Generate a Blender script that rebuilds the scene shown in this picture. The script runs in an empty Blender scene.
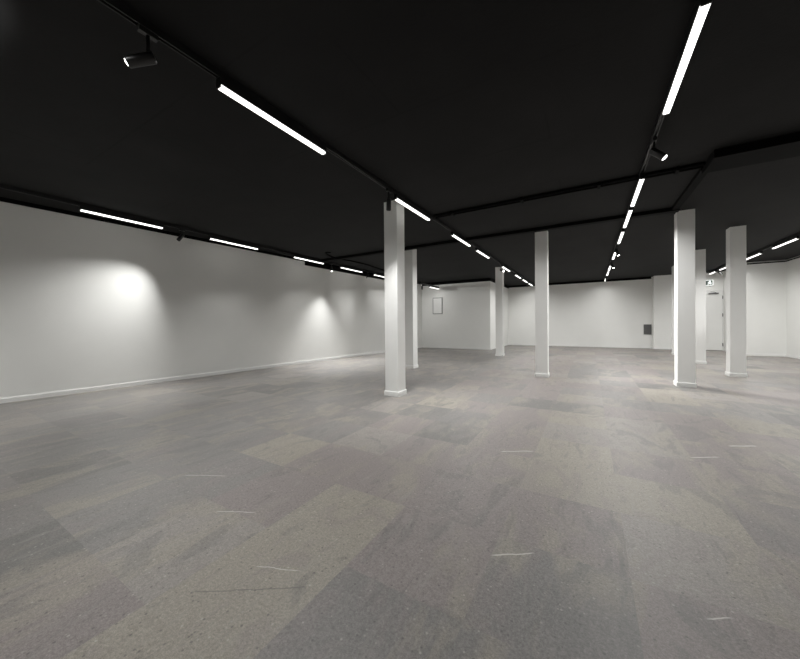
import bpy, bmesh, math, random
from mathutils import Vector, Matrix
random.seed(7)
S = bpy.context.scene
COL = S.collection
pi = math.pi

# ------------------------------------------------------------------ view
vs = S.view_settings
vs.view_transform = 'Standard'
vs.look = 'None'
vs.exposure = 0.0
vs.gamma = 1.0
vs.use_curve_mapping = False

EYE = 1.19
FPX = 322.0
yaw = math.atan(190 / 322); roll = math.radians(.46); pitch = math.radians(.4)
F0 = Vector((-math.sin(yaw), math.cos(yaw), 0)); R0 = Vector((math.cos(yaw), math.sin(yaw), 0)); U0 = Vector((0, 0, 1))
F = F0 * math.cos(pitch) - U0 * math.sin(pitch); U = U0 * math.cos(pitch) + F0 * math.sin(pitch)
Rr = R0 * math.cos(roll) - U * math.sin(roll); Ur = U * math.cos(roll) + R0 * math.sin(roll)
cd = bpy.data.cameras.new('camera'); cam = bpy.data.objects.new('camera', cd); COL.objects.link(cam)
m = Matrix((Rr, Ur, -F)).transposed().to_4x4(); m.translation = Vector((0, 0, EYE))
cam.matrix_world = m
cd.sensor_fit = 'HORIZONTAL'; cd.sensor_width = 36; cd.lens = FPX / 800 * 36
cd.shift_y = (324.0 + FPX * math.tan(pitch) - 329.5) / 800
cd.clip_start = .05; cd.clip_end = 100
S.camera = cam

w = bpy.data.worlds.new('world'); S.world = w; w.use_nodes = True
w.node_tree.nodes['Background'].inputs[0].default_value = (0, 0, 0, 1)
w.node_tree.nodes['Background'].inputs[1].default_value = 0


# ------------------------------------------------------------------ materials
class NT:
    def __init__(s, name):
        s.mat = bpy.data.materials.new(name); s.mat.use_nodes = True
        s.t = s.mat.node_tree; s.t.nodes.clear()
        s.out = s.n('ShaderNodeOutputMaterial'); s.b = s.n('ShaderNodeBsdfPrincipled')
        s.t.links.new(s.b.outputs[0], s.out.inputs[0])

    def n(s, typ, **kw):
        nd = s.t.nodes.new(typ)
        for k, v in kw.items(): setattr(nd, k, v)
        return nd

    def put(s, inp, v):
        if hasattr(v, 'is_linked'): s.t.links.new(v, inp)
        else: inp.default_value = v

    def math(s, op, a, b=0.0, c=None, clamp=False):
        nd = s.n('ShaderNodeMath', operation=op); nd.use_clamp = clamp
        s.put(nd.inputs[0], a); s.put(nd.inputs[1], b)
        if c is not None: s.put(nd.inputs[2], c)
        return nd.outputs[0]

    def vmath(s, op, a, b):
        nd = s.n('ShaderNodeVectorMath', operation=op); s.put(nd.inputs[0], a); s.put(nd.inputs[1], b)
        return nd.outputs['Value'] if op == 'DOT_PRODUCT' else nd.outputs[0]

    def mix(s, fac, a, b, blend='MIX'):
        nd = s.n('ShaderNodeMix', data_type='RGBA', blend_type=blend)
        s.put(nd.inputs[0], fac); s.put(nd.inputs[6], a); s.put(nd.inputs[7], b)
        return nd.outputs[2]

    def ramp(s, v, a, b, lo=0., hi=1.):
        nd = s.n('ShaderNodeMapRange'); nd.clamp = True
        s.put(nd.inputs[0], v)
        for i, x in enumerate((a, b, lo, hi)): nd.inputs[i + 1].default_value = x
        return nd.outputs[0]

    def noise(s, vec, scale, detail=4, rough=.55, dist=0.):
        nd = s.n('ShaderNodeTexNoise'); s.put(nd.inputs['Vector'], vec)
        nd.inputs['Scale'].default_value = scale; nd.inputs['Detail'].default_value = detail
        nd.inputs['Roughness'].default_value = rough; nd.inputs['Distortion'].default_value = dist
        return nd.outputs[0]

    def bump(s, h, strength, dist):
        nd = s.n('ShaderNodeBump'); nd.inputs['Strength'].default_value = strength; nd.inputs['Distance'].default_value = dist
        s.put(nd.inputs['Height'], h); s.t.links.new(nd.outputs[0], s.b.inputs['Normal'])


def g(v): return (v, v, v, 1)


def paint(name, c1, c2, rough, scale=3., bs=90., bstr=.15):
    k = NT(name); tc = k.n('ShaderNodeTexCoord').outputs['Object']
    geo = k.n('ShaderNodeNewGeometry').outputs['Position']
    k.put(k.b.inputs['Base Color'], k.mix(k.noise(geo, scale), c1, c2))
    k.b.inputs['Roughness'].default_value = rough
    k.bump(k.noise(geo, bs, 2), bstr, .002)
    return k.mat


WALL = paint('white_wall_paint', (.80, .80, .775, 1), (.84, .84, .815, 1), .75)
TRIM = paint('white_trim_paint', (.80, .80, .78, 1), (.84, .84, .82, 1), .45)
PILLAR = paint('white_pillar_paint', (.80, .80, .78, 1), (.84, .84, .82, 1), .7)
BLACKM = paint('black_metal', g(.012), g(.016), .32, 20, 300, .05)
BLACKP = paint('black_paint', g(.002), g(.003), .8)
BLACKP.node_tree.nodes['Principled BSDF'].inputs['Specular IOR Level'].default_value = .1
GREYM = paint('grey_metal', (.10, .10, .10, 1), (.13, .13, .13, 1), .5)
STEEL = paint('steel', (.35, .35, .35, 1), (.42, .42, .42, 1), .35)
PANELW = paint('white_panel', (.80, .80, .78, 1), (.84, .84, .82, 1), .5)
FRAMEG = paint('pale_grey_frame', (.22, .22, .215, 1), (.26, .26, .255, 1), .4)
SIGNDARK = paint('sign_face_dark', (.05, .075, .06, 1), (.06, .085, .07, 1), .4)


def glow(name, col, st):
    k = NT(name)
    k.b.inputs['Base Color'].default_value = (.8, .8, .8, 1)
    k.b.inputs['Emission Color'].default_value = col
    k.b.inputs['Emission Strength'].default_value = st
    return k.mat


TUBE_ST = 2.2; TUBE_W = 33.0; TUBE_SPREAD = 160
TUBE = glow('opal_diffuser', (1, .985, .95, 1), TUBE_ST)
LENS = glow('spot_lens', (1, .99, .96, 1), 9.0)
SIGNLIT = glow('lit_sign_white', (.95, 1, .96, 1), 1.0)

# black ceiling: sprayed concrete slab with board joints
k = NT('black_sprayed_ceiling')
geo = k.n('ShaderNodeNewGeometry').outputs['Position']
nz = k.noise(geo, 1.3, 6, .6); nf = k.noise(geo, 35, 3)
base = k.mix(k.ramp(nz, .3, .7), g(.0020), g(.0082))
base = k.mix(k.math('MULTIPLY', nf, .5), base, g(.0045))
br = k.n('ShaderNodeTexBrick'); k.put(br.inputs['Vector'], k.vmath('ADD', geo, (.37, .9, 0)))
br.offset = .5
for nme, v in (('Scale', 1.), ('Mortar Size', .013), ('Brick Width', 2.4), ('Row Height', 1.2), ('Mortar Smooth', .3)): br.inputs[nme].default_value = v
joint = k.ramp(k.noise(geo, .8, 2), .42, .62)
base = k.mix(k.math('MULTIPLY', br.outputs['Fac'], k.math('MULTIPLY', joint, .95)), base, g(.0010))
vo = k.n('ShaderNodeTexVoronoi'); k.put(vo.inputs['Vector'], k.vmath('MULTIPLY', geo, (1, 1, 0))); vo.inputs['Scale'].default_value = .8
base = k.mix(k.ramp(vo.outputs['Distance'], .016, .022, 1, 0), base, g(.001))
k.put(k.b.inputs['Base Color'], base); k.b.inputs['Roughness'].default_value = .85
k.b.inputs['Specular IOR Level'].default_value = .3
k.bump(nf, .3, .004)
CEIL = k.mat

# stone-look floor tiles
k = NT('stone_look_floor_tile')
geo = k.n('ShaderNodeNewGeometry').outputs['Position']
tint = k.n('ShaderNodeAttribute', attribute_name='tile_tint').outputs['Color']
offn = k.n('ShaderNodeAttribute', attribute_name='tile_shift').outputs['Vector']
p = k.vmath('ADD', geo, k.vmath('MULTIPLY', offn, (40, 40, 40)))
pd = k.vmath('MULTIPLY', p, (1.0, .42, 1.0))
patch = k.noise(pd, 2.2, 5, .6, .8)
patch2 = k.noise(k.vmath('ADD', pd, (7, 3, 1)), 3.4, 4, .6, 1.2)
grain = k.noise(p, 80, 5, .8)
fine = k.noise(p, 260, 3, .7)
c = k.mix(k.ramp(patch, .50, .60), tint, k.mix(.75, tint, (.282, .258, .220, 1)))
c = k.mix(k.ramp(patch2, .52, .60, 0, .6), c, k.mix(.7, tint, (.234, .207, .200, 1)))
c = k.mix(k.ramp(patch2, .43, .37, 0, .65), c, k.mix(.7, tint, (.165, .161, .155, 1)))
gm = k.ramp(grain, .30, .70, .66, 1.34)
c = k.mix(1.0, c, gm, 'MULTIPLY')
c = k.mix(1.0, c, k.ramp(fine, .3, .7, .74, 1.26), 'MULTIPLY')
vo = k.n('ShaderNodeTexVoronoi'); k.put(vo.inputs['Vector'], p); vo.inputs['Scale'].default_value = 38
sel = k.n('ShaderNodeSeparateColor'); k.t.links.new(vo.outputs['Color'], sel.inputs[0])
fl = k.ramp(vo.outputs['Distance'], .14, .24, 1, 0)
c = k.mix(k.math('MULTIPLY', fl, k.ramp(sel.outputs[0], .72, .74, 0, .65)), c, (.09, .088, .085, 1))
c = k.mix(k.math('MULTIPLY', fl, k.ramp(sel.outputs[1], .80, .82, 0, .5)), c, (.48, .46, .41, 1))
# soft streaks running with the tile
st = k.noise(k.vmath('MULTIPLY', p, (14, 2.2, 1)), 1.0, 4, .6, 1.5)
c = k.mix(k.ramp(st, .58, .70, 0, .35), c, (.29, .275, .25, 1))
c = k.mix(k.ramp(st, .40, .30, 0, .35), c, (.125, .122, .118, 1))
# pale quartz threads seen on single tiles: (x0, y0, x1, y1, half width)
THREADS = [(-2.076, 1.164, -1.826, 1.288, .0022), (-2.799, 1.32, -2.467, 1.489, .0022), (-.445, 1.644, -.249, 1.777, .0032),
           (-.723, 3.032, -.452, 3.198, .0045), (1.131, 4.228, 1.367, 4.36, .006), (.751, 3.709, .979, 3.85, .004),
           (.392, 1.718, .496, 1.78, .0022), (-1.43, .994, -1.211, 1.083, .0016)]
DARKS = [(-1.543, .75, -1.098, 1.039, .0025)]
wob = k.math('MULTIPLY', k.math('SUBTRACT', k.noise(geo, 14, 2), .5), .02)


def seg(x0, y0, x1, y1, hw):
    L = math.hypot(x1 - x0, y1 - y0); dx, dy = (x1 - x0) / L, (y1 - y0) / L
    r = k.vmath('SUBTRACT', geo, ((x0 + x1) / 2, (y0 + y1) / 2, 0))
    a = k.math('ABSOLUTE', k.vmath('DOT_PRODUCT', r, (dx, dy, 0)))
    b = k.math('ABSOLUTE', k.math('ADD', k.vmath('DOT_PRODUCT', r, (-dy, dx, 0)), wob))
    return k.math('MULTIPLY', k.ramp(a, L / 2 - .03, L / 2, 1, 0), k.ramp(b, hw * .7, hw * 1.9, 1, 0))


tot = None
for s_ in THREADS:
    v = seg(*s_); tot = v if tot is None else k.math('MAXIMUM', tot, v)
c = k.mix(k.math('MULTIPLY', tot, .9), c, (.56, .54, .50, 1))
for s_ in DARKS:
    c = k.mix(k.math('MULTIPLY', seg(*s_), .6), c, (.12, .117, .11, 1))
k.put(k.b.inputs['Base Color'], c)
k.put(k.b.inputs['Roughness'], k.ramp(grain, .3, .7, .42, .60))
k.b.inputs['Specular IOR Level'].default_value = .45
k.bump(grain, .25, .0015)
FLOOR = k.mat


# ------------------------------------------------------------------ mesh helpers
def link(name, bm, mat, parent=None, smooth=False):
    bmesh.ops.recalc_face_normals(bm, faces=bm.faces)
    me = bpy.data.meshes.new(name); bm.to_mesh(me); bm.free()
    if mat: me.materials.append(mat)
    if smooth:
        for pl in me.polygons: pl.use_smooth = True
        try: me.set_sharp_from_angle(angle=math.radians(35))
        except Exception: pass
    o = bpy.data.objects.new(name, me); COL.objects.link(o)
    if parent: o.parent = parent
    return o


def box(bm, x0, x1, y0, y1, z0, z1, bev=0.):
    r = bmesh.ops.create_cube(bm, size=1)
    for v in r['verts']:
        v.co = Vector((x0 + (v.co.x + .5) * (x1 - x0), y0 + (v.co.y + .5) * (y1 - y0), z0 + (v.co.z + .5) * (z1 - z0)))
    if bev:
        es = {e for v in r['verts'] for e in v.link_edges}
        bmesh.ops.bevel(bm, geom=list(es), offset=bev, segments=2, affect='EDGES', profile=.5)
    return bm


def bx(*a, **kw): return box(bmesh.new(), *a, **kw)


def prism(bm, pts, z0, z1):
    """extrude a footprint polygon"""
    lo = [bm.verts.new((x, y, z0)) for x, y in pts]; hi = [bm.verts.new((x, y, z1)) for x, y in pts]
    n = len(pts)
    bm.faces.new(lo[::-1]); bm.faces.new(hi)
    for i in range(n): bm.faces.new((lo[i], lo[(i + 1) % n], hi[(i + 1) % n], hi[i]))
    return bm


def lathe(bm, prof, n=28, mat=Matrix()):
    """spin (radius, z) profile about z, caps closed when radius is 0"""
    rings = []
    for r, z in prof:
        if r < 1e-6: rings.append([bm.verts.new(mat @ Vector((0, 0, z)))])
        else: rings.append([bm.verts.new(mat @ Vector((r * math.cos(2 * pi * i / n), r * math.sin(2 * pi * i / n), z))) for i in range(n)])
    for a, b in zip(rings, rings[1:]):
        for i in range(n):
            j = (i + 1) % n
            if len(a) == 1 and len(b) == 1: continue
            if len(a) == 1: bm.faces.new((a[0], b[i], b[j]))
            elif len(b) == 1: bm.faces.new((a[i], a[j], b[0]))
            else: bm.faces.new((a[i], a[j], b[j], b[i]))
    return bm


def tube(bm, pts, r, n=10):
    pts = [Vector(q) for q in pts]; prev = None
    for i, q in enumerate(pts):
        t = (pts[min(i + 1, len(pts) - 1)] - pts[max(i - 1, 0)]).normalized()
        up = Vector((0, 0, 1)) if abs(t.z) < .95 else Vector((1, 0, 0))
        a = t.cross(up).normalized(); b = t.cross(a)
        ring = [bm.verts.new(q + (a * math.cos(2 * pi * j / n) + b * math.sin(2 * pi * j / n)) * r) for j in range(n)]
        if prev:
            for j in range(n): bm.faces.new((prev[j], prev[(j + 1) % n], ring[(j + 1) % n], ring[j]))
        else: bm.faces.new(ring)
        prev = ring
    bm.faces.new(prev[::-1])
    return bm


def empty(name, loc, label, cat, group=None):
    o = bpy.data.objects.new(name, None); COL.objects.link(o); o.location = loc
    o.empty_display_size = .1
    tag(o, label, cat, group)
    return o


def tag(o, label, cat, group=None):
    o['label'] = label; o['category'] = cat
    if group: o['group'] = group
    return o


def struct(name, bm, mat, label=None, cat=None, parent=None):
    o = link(name, bm, mat, parent)
    if parent is None: o['kind'] = 'structure'
    if label: o['label'] = label
    if cat: o['category'] = cat
    return o


def copy_tree(o, parent=None):
    c = o.copy(); COL.objects.link(c)
    if parent: c.parent = parent
    for ch in o.children: copy_tree(ch, c)
    return c


# ------------------------------------------------------------------ room shell
CZ = 3.22                       # ceiling height
YB = -4.2                       # wall behind the camera
YP, YJ, YBK, YR = 14.5, 17.9, 18.2, 15.72
XP = -3.85; XJ = 2.42; XS = 4.66; XR = 5.62
T = .2


def wx(y): return -7.98 + .05 * y     # left wall line, slightly out of square


# floor: one mesh, one face per tile, tint per tile
bm = bmesh.new()
lay_c = bm.loops.layers.float_color.new('tile_tint'); lay_s = bm.loops.layers.float_vector.new('tile_shift') if hasattr(bm.loops.layers, 'float_vector') else None
BEIGE = (.286, .263, .226); MAUVE = (.238, .212, .203); GREY = (.217, .207, .197); DARK = (.178, .172, .163); LIGHT = (.268, .248, .229); DIMG = (.203, .193, .185)
SPEC = {(-1, 4): BEIGE, (-1, 5): BEIGE, (-1, 6): LIGHT, (-1, 7): BEIGE, (0, 4): BEIGE, (0, 3): LIGHT, (0, 5): MAUVE, (0, 6): LIGHT, (0, 7): LIGHT, (0, 8): MAUVE,
        (-3, 1): BEIGE, (-3, 2): BEIGE, (-4, 1): LIGHT, (-5, 3): BEIGE, (-4, 4): LIGHT, (-3, 5): DARK, (-3, 6): DIMG, (-2, 8): DARK,
        (-4, 2): MAUVE, (-4, 3): MAUVE, (-3, 3): MAUVE, (-3, 4): MAUVE, (-2, 2): MAUVE, (-2, 3): MAUVE, (-2, 4): MAUVE, (-2, 5): MAUVE, (-2, 6): MAUVE, (-2, 7): MAUVE,
        (-1, 3): MAUVE, (-1, 2): DIMG, (-1, 1): DIMG, (-1, 0): DIMG, (-2, 1): DIMG, (-2, 0): DIMG, (0, 2): MAUVE, (0, 1): MAUVE, (1, 2): MAUVE, (1, 3): MAUVE, (1, 4): DIMG, (1, 5): MAUVE, (1, 6): MAUVE,
        (1, 7): MAUVE, (2, 4): MAUVE, (2, 5): LIGHT, (2, 6): LIGHT, (-5, 2): GREY, (-5, 1): GREY, (-6, 1): GREY, (-6, 2): GREY, (-6, 3): GREY, (-5, 4): GREY, (-6, 4): DIMG, (-7, 1): DARK, (-7, 2): GREY}
G6 = .6
for i in range(-14, 11):
    for j in range(-8, 31):
        x0, y0 = .16 + i * G6, .02 + j * G6
        vs_ = [bm.verts.new((x, y, 0)) for x, y in ((x0, y0), (x0 + G6, y0), (x0 + G6, y0 + G6), (x0, y0 + G6))]
        f = bm.faces.new(vs_)
        c = SPEC.get((i, j))
        if c is None:
            r = random.random()
            if i < -4: c = GREY if r < .55 else (DIMG if r < .85 else (LIGHT if r < .93 else DARK))
            else: c = MAUVE if r < .36 else (GREY if r < .6 else (LIGHT if r < .82 else (BEIGE if r < .9 else DARK)))
            q = random.uniform(.93, 1.07); c = tuple(v * q for v in c)
        sh = (random.random(), random.random(), random.random())
        for l in f.loops:
            l[lay_c] = (*c, 1)
            if lay_s: l[lay_s] = sh
bmesh.ops.remove_doubles(bm, verts=bm.verts, dist=1e-4)
fl = struct('floor', bm, FLOOR, 'stone-look floor of large square grey and beige tiles', 'floor')
me = fl.data
if 'tile_shift' not in me.attributes:
    at = me.attributes.new('tile_shift', 'FLOAT_VECTOR', 'CORNER')
    for pl in me.polygons:
        sh = (random.random(), random.random(), random.random())
        for li in pl.loop_indices: at.data[li].vector = sh
fl2 = None

struct('ceiling', bx(-8.6, 6.2, YB - T, 18.6, CZ, CZ + .2), CEIL, 'black sprayed ceiling slab', 'ceiling')
BAND = .085


def wall(name, pts, label, z1=CZ):
    return struct(name, prism(bmesh.new(), pts, -.05, z1), WALL, label, 'wall')


y0, y1 = YB - T, YP + T
wall('wall_left', [(wx(y0), y0), (wx(y1), y1), (wx(y1) - T, y1), (wx(y0) - T, y0)], 'long plain white wall down the left side of the room')
wall('wall_far_left', [(wx(YP) - .05, YP), (XP, YP), (XP, YBK + T), (XP - T, YBK + T), (XP - T, YP + T), (wx(YP) - .05, YP + T)], 'white wall carrying the blank framed panel, jutting out at far left')
wall('wall_back', [(XP - .02, YBK), (XJ, YBK), (XJ, YJ), (XS, YJ), (XS, YR), (XR, YR), (XR, YR + T), (XS + T, YR + T), (XS + T, YBK + T), (XP - .02, YBK + T)], 'white far wall stepping forward towards the door on the right')
wall('wall_right', [(XR, YB - T), (XR + T, YB - T), (XR + T, YR + T), (XR, YR + T)], 'white wall closing the right side of the room')
wall('wall_rear', [(wx(YB), YB), (XR, YB), (XR, YB - T), (wx(YB), YB - T)], 'white wall behind the viewpoint')

# skirting boards 8 cm high with a small top bevel
SK = .08


def skirt(name, pts, label):
    """run of skirting along a polyline, room on the left-hand side of travel"""
    bm = bmesh.new()
    P = [Vector((x, y)) for x, y in pts]; off = []
    for i, q in enumerate(P):
        ds = []
        if i > 0: ds.append((P[i] - P[i - 1]).normalized())
        if i < len(P) - 1: ds.append((P[i + 1] - P[i]).normalized())
        ns = [Vector((-d.y, d.x)) for d in ds]
        n_ = ns[0] if len(ns) == 1 else (ns[0] + ns[1]) / max(.2, 1 + ns[0].dot(ns[1]))
        off.append(n_)
    prof = [(-.004, 0), (.014, 0), (.014, SK - .012), (.008, SK), (-.004, SK)]
    rings = [[bm.verts.new((q.x + o_.x * a, q.y + o_.y * a, z)) for a, z in prof] for q, o_ in zip(P, off)]
    for a, b in zip(rings, rings[1:]):
        for i in range(len(prof)):
            j = (i + 1) % len(prof); bm.faces.new((a[i], a[j], b[j], b[i]))
    bm.faces.new(rings[0]); bm.faces.new(rings[-1][::-1])
    return struct(name, bm, TRIM, label, 'skirting board')


DX0, DX1, DZ = 3.68, 4.625, 2.44      # door leaf
skirt('baseboard_left', [(wx(YP), YP - .014), (wx(YB), YB)][::1], 'white skirting along the long left wall')
skirt('baseboard_far_left', [(XP, YBK - .014), (XP, YP), (wx(YP), YP)], 'white skirting under the blank framed panel')
skirt('baseboard_back', [(DX0 - .07, YJ), (XJ, YJ), (XJ, YBK), (XP, YBK)], 'white skirting along the far wall')
skirt('baseboard_right', [(XR, YB), (XR, YR), (XS, YR), (XS, YJ), (DX1 + .034, YJ)], 'white skirting along the right walls')


# black band where the walls meet the ceiling
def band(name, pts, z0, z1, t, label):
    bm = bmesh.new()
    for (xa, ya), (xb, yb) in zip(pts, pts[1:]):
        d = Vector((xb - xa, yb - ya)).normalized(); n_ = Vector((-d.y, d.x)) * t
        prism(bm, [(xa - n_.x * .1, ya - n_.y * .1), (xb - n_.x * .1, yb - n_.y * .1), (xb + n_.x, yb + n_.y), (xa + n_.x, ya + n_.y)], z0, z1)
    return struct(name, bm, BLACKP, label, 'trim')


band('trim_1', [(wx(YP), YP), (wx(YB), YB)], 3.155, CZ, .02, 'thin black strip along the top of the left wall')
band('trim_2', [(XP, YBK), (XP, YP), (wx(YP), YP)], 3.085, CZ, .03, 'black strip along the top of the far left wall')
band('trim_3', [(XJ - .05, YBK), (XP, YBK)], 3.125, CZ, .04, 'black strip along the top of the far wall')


# ------------------------------------------------------------------ pillars
def pillar_proto():
    r = empty('pillar', (0, 0, 0), '', 'pillar', 'white square pillars')
    link('shaft', box(bmesh.new(), -.125, .125, -.125, .125, 0, CZ + .01, bev=.004), PILLAR, r)
    bm = bmesh.new(); a, b = .125, .139
    prof = [(.120, 0), (b, 0), (b, SK - .012), (a + .006, SK), (.120, SK)]
    rings = []
    for q, z in prof: rings.append([bm.verts.new((sx * q, sy * q, z)) for sx, sy in ((-1, -1), (1, -1), (1, 1), (-1, 1))])
    for ra, rb in zip(rings, rings[1:] + rings[:1]):
        for i in range(4): bm.faces.new((ra[i], ra[(i + 1) % 4], rb[(i + 1) % 4], rb[i]))
    link('skirting', bm, TRIM, r)
    return r


P0 = pillar_proto()
PIL = [(-2.835, 4.64, 'tallest-looking white square pillar, nearest one, beside the left centre light track'),
       (-4.19, 7.70, 'white square pillar half hidden right behind the nearest pillar on the left'),
       (-.92, 7.79, 'white square pillar standing alone in the middle of the room between two light tracks'),
       (-2.83, 11.97, 'small far white pillar just left of the lone middle pillar, under the left centre track'),
       (1.51, 7.82, 'white square pillar with a brightly lit left edge, front one of the right cluster'),
       (2.73, 9.73, 'rightmost white square pillar, standing in front of the wall step right of the door'),
       (2.675, 12.26, 'bright white pillar whose right edge borders the door, behind the right cluster front pillar'),
       (2.73, 15.25, 'most distant pillar, a thin white sliver left of the bright-edged pillar')]
for n_, (x, y, lab) in enumerate(PIL):
    o = P0 if n_ == 0 else copy_tree(P0)
    o.location = (x, y, 0); o['label'] = lab

# ------------------------------------------------------------------ lighting tracks, linear lights, spotlights
TX = {'D': -7.19, 'B': -2.545, 'C': .605, 'G': 4.16}
TNAME = {'D': 'left wall track', 'B': 'left centre track', 'C': 'right centre track', 'G': 'far right track'}
TR0 = 3.165                      # underside of track
TB = 3.085                       # underside of linear light


def track(x, y0, y1, label):
    r = empty('lighting_track', (x, y0, TR0), label, 'lighting track', 'black ceiling light tracks')
    L = y1 - y0
    bm = bmesh.new()            # U-shaped rail, open below
    box(bm, -.020, -.011, 0, L, 0, CZ - TR0 + .004, bev=.0015); box(bm, .011, .020, 0, L, 0, CZ - TR0 + .004, bev=.0015)
    box(bm, -.012, .012, 0, L, .020, CZ - TR0 + .004)
    link('rail', bm, BLACKM, r)
    for yy in (0, L): link('end_cap', bx(-.022, .022, yy - .012, yy + .012, -.002, CZ - TR0 + .004, bev=.002), BLACKM, r)
    return r


track(TX['D'], -2.4, 14.40, 'black light track running close along the long left wall')
track(TX['B'], -2.4, 18.02, 'black light track over the nearest pillar, left of the room centre')
track(TX['C'], -2.4, 18.02, 'black light track running to the far wall between the lone pillar and right cluster')
track(TX['G'], 3.0, 17.82, 'black light track on the far right leading to the door')


def linear_light(L):
    r = empty('linear_light', (0, 0, TR0), '', 'linear light', 'white linear track lights')
    link('housing', box(bmesh.new(), -.025, .025, 0, L, TB + .024 - TR0, -.0006, bev=.003), BLACKM, r)
    # opal cover between two short housing lips
    bm = box(bmesh.new(), -.0245, .0245, .012, L - .012, TB - TR0, TB + .026 - TR0, bev=.006)
    link('diffuser', bm, TUBE, r, smooth=True)
    ld = bpy.data.lights.new('tube_light', 'AREA'); ld.shape = 'RECTANGLE'; ld.size = .045; ld.size_y = L - .04
    ld.energy = TUBE_W * L / 1.2; ld.spread = math.radians(TUBE_SPREAD); ld.color = (1, .998, .985)
    lo = bpy.data.objects.new('tube_light', ld); COL.objects.link(lo); lo.parent = r; lo.location = (0, L / 2, TB - TR0 - .004)
    for yy in (0, L - .012): link('end_cap', bx(-.027, .027, yy, yy + .012, TB - .001 - TR0, -.0006, bev=.003), BLACKM, r)
    return r


LP = linear_light(1.2); LIGHTS = []
LPD = linear_light(1.2)
for q in LPD.children:
    if q.type == 'LIGHT': q.data.energy = 22.0; q.data.spread = math.radians(104); q.rotation_euler = (0, math.radians(-23), 0)   # asymmetric optic, thrown away from the wall
used = {}
ORD = ['nearest', 'second', 'third', 'fourth', 'fifth', 'sixth', 'seventh', 'eighth']
RUNS = {'D': [1.89, 3.98, 6.30, 8.28, 10.2],
        'B': [1.49, 4.20, 6.54, 8.26, 11.10, 13.30, 14.92, 16.50],
        'C': [2.60, 5.32, 6.70, 8.22, 10.50, 12.95, 14.35, 16.50],
        'G': [11.12, 12.98, 15.15, 16.78]}
DIM = {('B', 1): .5, ('B', 4): .5, ('B', 6): .6, ('B', 7): .35, ('C', 7): .35, ('G', 3): .3, ('G', 2): .65}      # lamps on their own dimmer
WHERE = {'D': 'track along the left wall', 'B': 'track over the nearest pillar', 'C': 'right centre track', 'G': 'far right track'}
for t, ys in RUNS.items():
    for i, y in enumerate(ys):
        src = LPD if t == 'D' else LP
        if t == 'G' and i == 3: o = linear_light(.75)
        else: o = copy_tree(src) if src.name in used else src; used[src.name] = 1
        dim = DIM.get((t, i))
        if dim:
            for q in o.children:
                if q.type == 'LIGHT': 
                    q.data = q.data.copy(); q.data.energy *= dim
                    if (t, i) in (('B', 1), ('B', 4)): q.data.spread = math.radians(84); q.rotation_euler = (0, math.radians(-26), 0)   # beside a pillar
        o.location = (TX[t], y, TR0)
        o['label'] = f'glowing white linear light, {ORD[i]} along the {WHERE[t]}' if i < len(ys) - 1 else f'glowing white linear light, most distant on the {WHERE[t]}'
        LIGHTS.append(o)
# unseen lights added on the same rails for more floor light
for t, y, lab in (('B', -.72, 'unseen linear light added on the left centre track above the view'), ('G', 9.2, 'unseen linear light added on the far right track beyond the view edge'), ('G', 6.6, 'unseen linear light added on the far right track beside the viewpoint')):
    o = copy_tree(LPD if t == 'D' else LP); o.location = (TX[t], y, TR0); o['label'] = lab


def look(d):
    """rotation taking -Z to direction d"""
    return Vector(d).normalized().to_track_quat('-Z', 'Y')


def spot(x, y, d, label, power, size=62, blend=1., drop=.10, z0=TR0):
    r = empty('track_spotlight', (x, y, z0), label, 'spotlight', 'black track spotlights')
    link('adapter', bx(-.018, .018, -.055, .055, -.032, .012, bev=.003), BLACKM, r)
    q = look(d); dn = Vector(d).normalized()
    piv = Vector((0, 0, -.032 - drop))
    bm = bmesh.new(); tube(bm, [(0, 0, -.03), (0, 0, -.032 - drop * .5), piv - dn * .0], .011, 12)
    link('stem', bm, BLACKM, r)
    M = Matrix.Translation(piv) @ q.to_matrix().to_4x4()
    bm = bmesh.new()
    lathe(bm, [(0, .040), (.028, .040), (.035, .033), (.035, -.125), (.032, -.130), (.030, -.124), (.030, -.085), (0, -.085)], 32, M)
    link('head', bm, BLACKM, r, smooth=True)
    bm = bmesh.new(); lathe(bm, [(0, -.138), (.014, -.136), (.024, -.131), (.0295, -.124), (.0295, -.1065), (0, -.1065)] if 'lens' in label or 'large' in label or 'pillar top' in label and 'far' in label else [(0, -.090), (.0295, -.0895), (.0295, -.0845), (0, -.0845)], 28, M)
    link('lens', bm, LENS, r, smooth=True)
    ld = bpy.data.lights.new('spot_beam', 'SPOT'); ld.energy = power; ld.spot_size = math.radians(size); ld.spot_blend = blend
    ld.shadow_soft_size = .022; ld.color = (1, .998, .985)
    lo = bpy.data.objects.new('spot_beam', ld); COL.objects.link(lo); lo.parent = r
    lo.location = piv + dn * .155; lo.rotation_mode = 'QUATERNION'; lo.rotation_quaternion = q
    return r


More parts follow.
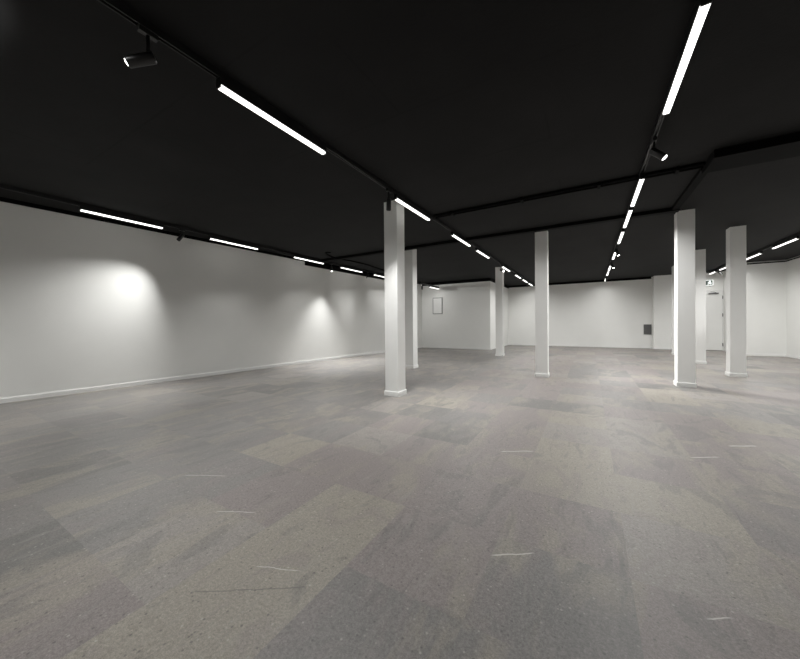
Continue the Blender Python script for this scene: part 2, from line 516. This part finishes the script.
K = 1.0
SP = [('B', 1.02, (-.61, -.69, -.40), 'spotlight with glaring lens beside the first linear light, top left of the picture', 950, 104),
      ('B', 4.02, (-.06, .02, -1), 'spotlight hanging straight down in front of the nearest pillar top', 175, 80),
      ('B', 11.0, (4.05, -3.2, -2.2), 'spotlight in front of the small far pillar top', 1300, 38),
      ('B', 16.31, (-.45, 1.64, -2.4), 'small spotlight near the far end of the track over the nearest pillar', 30, 90),
      ('C', 4.42, (.66, -.12, -.72), 'large spotlight aimed right on the right centre track, just past the first linear light', 140, 76),
      ('C', 10.05, (.28, -.22, -1), 'spotlight with bright lens midway along the right centre track', 150, 60),
      ('C', 12.35, (.35, -.25, -.9), 'second bright-lensed small spotlight further along the right centre track', 110, 60),
      ('C', 15.85, (-.5, 2.0, -2.8), 'most distant tiny spotlight on the right centre track', 40, 110),
      ('D', 3.43, (-.13, -1.6, -2.4), 'spotlight angled at the left wall after the first wall track light', 265, 88),
      ('D', 7.85, (.20, -.10, -1), 'spotlight with visible bright lens between third and fourth wall track lights', 430, 84),
      ('D', 9.83, (.25, -1.2, -2.0), 'spotlight angled down beyond the fourth wall track light on the left', 90, 60),
      ('D', 12.4, (-.15, -2.0, -2.7), 'spotlight on the left wall track beyond the two left pillars, lighting the wall foot', 220, 60),
      ('D', 11.75, (1.6, 2.75, -1.9), 'unseen spotlight added behind the two left pillars to light the panel wall', 85, 110),  # hidden lamp added to brighten the panel wall
      ('G', 16.47, (.50, -.45, -.62), 'spotlight above the door between two linear lights', 30, 64),
      ('G', 10.7, (.40, 4.6, -2.2), 'unseen spotlight added on the far right track to brighten the right corner walls', 130, 70),  # out-of-view lamp added to lift the right corner walls
      ('G', 8.95, (-1.5, 3.2, -1.4), 'unseen spotlight added on the far right track to light the bright pillar', 190, 30)]  # another added lamp, out of view, for the bright pillar front
for t, y, d, lab, pw, sz in SP:
    spot(TX[t], y, d, 'black ' + lab, pw * K, sz, drop={1.02: .15, 4.02: .135, 11.0: .17}.get(y, .10))

# short suspended rail in front of the blank panel wall
r = empty('lighting_track', (-6.25, 12.35, 2.92), 'short black light track hung on rods in front of the blank panel wall', 'lighting track', 'black ceiling light tracks')
link('rail', bx(-.02, .02, 0, 2.05, 0, .045, bev=.003), BLACKM, r)
for yy in (.10, 1.0, 1.95): link('hanger_rod', tube(bmesh.new(), [(0, yy, .04), (0, yy, CZ - 2.92 + .003)], .007, 8), BLACKM, r)
o = linear_light(1.08); o.location = (-6.25, 13.22, 2.92)
o['label'] = 'small glowing linear light hung low left of the blank framed panel'
for q in o.children:
    if q.type == 'LIGHT': q.data.energy = 2
spot(-6.25, 12.50, (-.5, .9, -1.0), 'small black spotlight left of the low hung light near the blank panel', 5, 100, z0=2.92)

# ------------------------------------------------------------------ ceiling services
r = empty('ceiling_beam', (1.31, 7.46, CZ), 'black narrow downstand crossing the ceiling by the lone middle pillar top', 'beam')
link('boxing', bx(-8.80 + wx(7.46) + 7.61 , 0.06, -.07, .07, -.065, .003, bev=.004), BLACKP, r)
r.children[0].location = (0, 0, 0)
r2 = tag(link('ceiling_beam', bx(1.26, 1.36, 5.66, 7.385, CZ - .05, CZ + .003, bev=.004), BLACKP), 'short black downstand joining the two crossing ceiling strips above the right cluster', 'beam')
r3 = tag(link('ceiling_beam', bx(1.27, XR - .01, 5.18, 5.655, CZ - .10, CZ + .003, bev=.006), BLACKP), 'wide black boxing in place of the ceiling shadow at upper right', 'beam')  # black box stands in for the wide dark shadow on the ceiling
# pair of thin conduits
cz = CZ - .022
r4 = empty('ceiling_conduit', (-2.5, 5.56, CZ), 'pair of thin black conduits crossing the ceiling between the two centre tracks', 'conduit')
for dy in (-.045, .045):
    link('pipe', tube(bmesh.new(), [(0, dy, -.022), (3.765, dy, -.022)], .020, 12), BLACKP, r4, smooth=True)
for xx in (.35, 1.55, 2.62, 3.5):
    link('clip', bx(xx - .018, xx + .018, -.075, .075, -.05, .003, bev=.003), BLACKP, r4)
# loose cable near the left wall
bm = bmesh.new()
pts = []
ctl = [(-6.25, 6.80), (-6.35, 6.72), (-6.50, 6.95), (-6.62, 7.35), (-6.58, 7.75), (-6.50, 8.2), (-6.50, 8.9), (-6.60, 9.8), (-6.75, 11.0), (-6.95, 12.6), (-7.05, 13.4)]
for i in range(len(ctl) - 1):
    p0, p1, p2, p3 = [Vector(ctl[max(0, min(len(ctl) - 1, i + q))]) for q in (-1, 0, 1, 2)]
    for s_ in range(6):
        u = s_ / 6
        v = .5 * ((2 * p1) + (p2 - p0) * u + (2 * p0 - 5 * p1 + 4 * p2 - p3) * u * u + (3 * p1 - p0 - 3 * p2 + p3) * u ** 3)
        zz = CZ - .0185
        pts.append((v.x, v.y, zz))
tag(link('cable', tube(bm, pts, .018, 10), BLACKP, smooth=True), 'loose black cable curling over the ceiling near the left wall', 'cable')
# black trunking box under the wall track
ya, yb = 7.13, 12.6
bm = prism(bmesh.new(), [(wx(ya) + .0, ya), (wx(ya) + .075, ya), (wx(yb) + .075, yb), (wx(yb) + .0, yb)], 3.04, 3.15)
struct('trim_4', bm, BLACKP, 'black trunking strip fixed high on the left wall beyond the third wall light', 'trim')
# conduit along the right walls
bm = tube(bmesh.new(), [(XS + .02, YR - .03, 3.165), (XR - .06, YR - .03, 3.165), (XR - .03, YR - .08, 3.165), (XR - .03, 3.0, 3.165)], .02, 10)
tag(link('wall_conduit', bm, BLACKP, smooth=True), 'thin black conduit along the top of the right corner walls', 'conduit')

# ------------------------------------------------------------------ blank framed panel, grey panel, door, sign
r = empty('framed_panel', (-6.405, YP, 1.66), 'blank white framed panel hanging on the far left wall', 'panel')
W, Hh = .25, .80
bm = bmesh.new()
for a in ((-W, W, 0, .03), (-W, W, Hh - .03, Hh)): box(bm, a[0], a[1], -.045, -.001, a[2], a[3], bev=.003)
for a in ((-W, -W + .025), (W - .025, W)): box(bm, a[0], a[1], -.045, -.001, .03, Hh - .03, bev=.003)
link('frame', bm, FRAMEG, r)
link('panel_face', bx(-W + .025, W - .025, -.034, -.001, .03, Hh - .03), PANELW, r)

r = empty('wall_grille', (2.235, YBK, .63), 'small dark grey metal panel low on the far wall near its right corner', 'panel')
link('frame', bx(-.14, .14, -.03, -.001, 0, .45, bev=.004), GREYM, r)
bm = bmesh.new()
for i in range(9): box(bm, -.115, .115, -.038, -.028, .035 + i * .044, .062 + i * .044, bev=.002)
link('slats', bm, GREYM, r)

d = bpy.data.objects.new('door_1', None); COL.objects.link(d); d.location = (DX0, YJ, 0)
d['kind'] = 'structure'; d['label'] = 'flush white door in the far right wall under the lit exit sign'; d['category'] = 'door'
dw = DX1 - DX0
bm = bmesh.new()
box(bm, -.06, -.004, -.03, -.001, 0, DZ + .06, bev=.003); box(bm, dw + .004, dw + .033, -.03, -.001, 0, DZ + .06, bev=.003); box(bm, -.004, dw + .004, -.03, -.001, DZ + .004, DZ + .06, bev=.003)
link('door_frame', bm, TRIM, d)
link('leaf', bx(0, dw, -.022, -.001, .012, DZ, bev=.002), PANELW, d)
link('threshold_gap', bx(0, dw, -.020, -.001, .0005, .011), BLACKP, d)
for z in (.25, 1.45, 2.17):
    link('hinge', lathe(bmesh.new(), [(0, -.065), (.014, -.065), (.014, .065), (0, .065)], 14, Matrix.Translation((dw + .002, -.036, z))), GREYM, d, smooth=True)
cl = link('door_closer', bx(dw - .42, dw - .12, -.075, -.021, DZ - .13, DZ - .08, bev=.006), GREYM, d)
link('closer_arm', tube(bmesh.new(), [(dw - .2, -.05, DZ - .075), (dw - .26, -.12, DZ - .055), (dw - .36, -.04, DZ - .035)], .009, 8), GREYM, cl)
hb = bmesh.new(); tube(hb, [(.075, -.022, 1.05), (.075, -.065, 1.05)], .010, 10); tube(hb, [(.075, -.062, 1.05), (.19, -.062, 1.05)], .009, 10)
link('door_handle', hb, STEEL, d, smooth=True)

# exit sign: white border, dark field, running figure and arrow
r = empty('exit_sign', (4.14, YJ, 2.66), 'lit exit sign with white running figure above the door', 'sign')
link('case', bx(-.21, .21, -.05, -.001, 0, .24, bev=.004), PANELW, r)
link('face', bx(-.19, .19, -.053, -.049, .02, .22), SIGNDARK, r)
bm = bmesh.new(); yf, yk = -.057, -.052
for a in ((-.20, .20, .008, .026), (-.20, .20, .214, .232)): box(bm, a[0], a[1], yf, yk, a[2], a[3])
for a in ((-.20, -.182), (.182, .20)): box(bm, a[0], a[1], yf, yk, .026, .214)
link('border', bm, SIGNLIT, r)


def bar(bm, a, b, hw):
    a, b = Vector(a), Vector(b); dd = (b - a).normalized(); nn = Vector((-dd.y, dd.x)) * hw
    q = [a + nn, a - nn, b - nn, b + nn]
    lo = [bm.verts.new((v.x, yf, v.y)) for v in q]; hi = [bm.verts.new((v.x, yk, v.y)) for v in q]
    bm.faces.new(lo); bm.faces.new(hi[::-1])
    for i in range(4): bm.faces.new((lo[i], lo[(i + 1) % 4], hi[(i + 1) % 4], hi[i]))


bm = bmesh.new(); ox = .095
lathe(bm, [(0, 0), (.019, 0), (.019, .005), (0, .005)], 14, Matrix.Translation((ox + .012, yk, .188)) @ Matrix.Rotation(pi / 2, 4, 'X'))
bar(bm, (ox + .004, .165), (ox - .008, .108), .020)
bar(bm, (ox - .002, .155), (ox + .052, .132), .009); bar(bm, (ox, .155), (ox - .055, .138), .009)
bar(bm, (ox - .006, .112), (ox + .045, .085), .011); bar(bm, (ox + .045, .090), (ox + .034, .045), .010)
bar(bm, (ox - .010, .112), (ox - .028, .070), .011); bar(bm, (ox - .025, .072), (ox - .068, .062), .010)
link('running_figure', bm, SIGNLIT, r)
bm = bmesh.new(); bar(bm, (-.03, .12), (-.12, .12), .012); bar(bm, (-.10, .165), (-.155, .118), .013); bar(bm, (-.10, .075), (-.155, .122), .013)
link('arrow', bm, SIGNLIT, r)
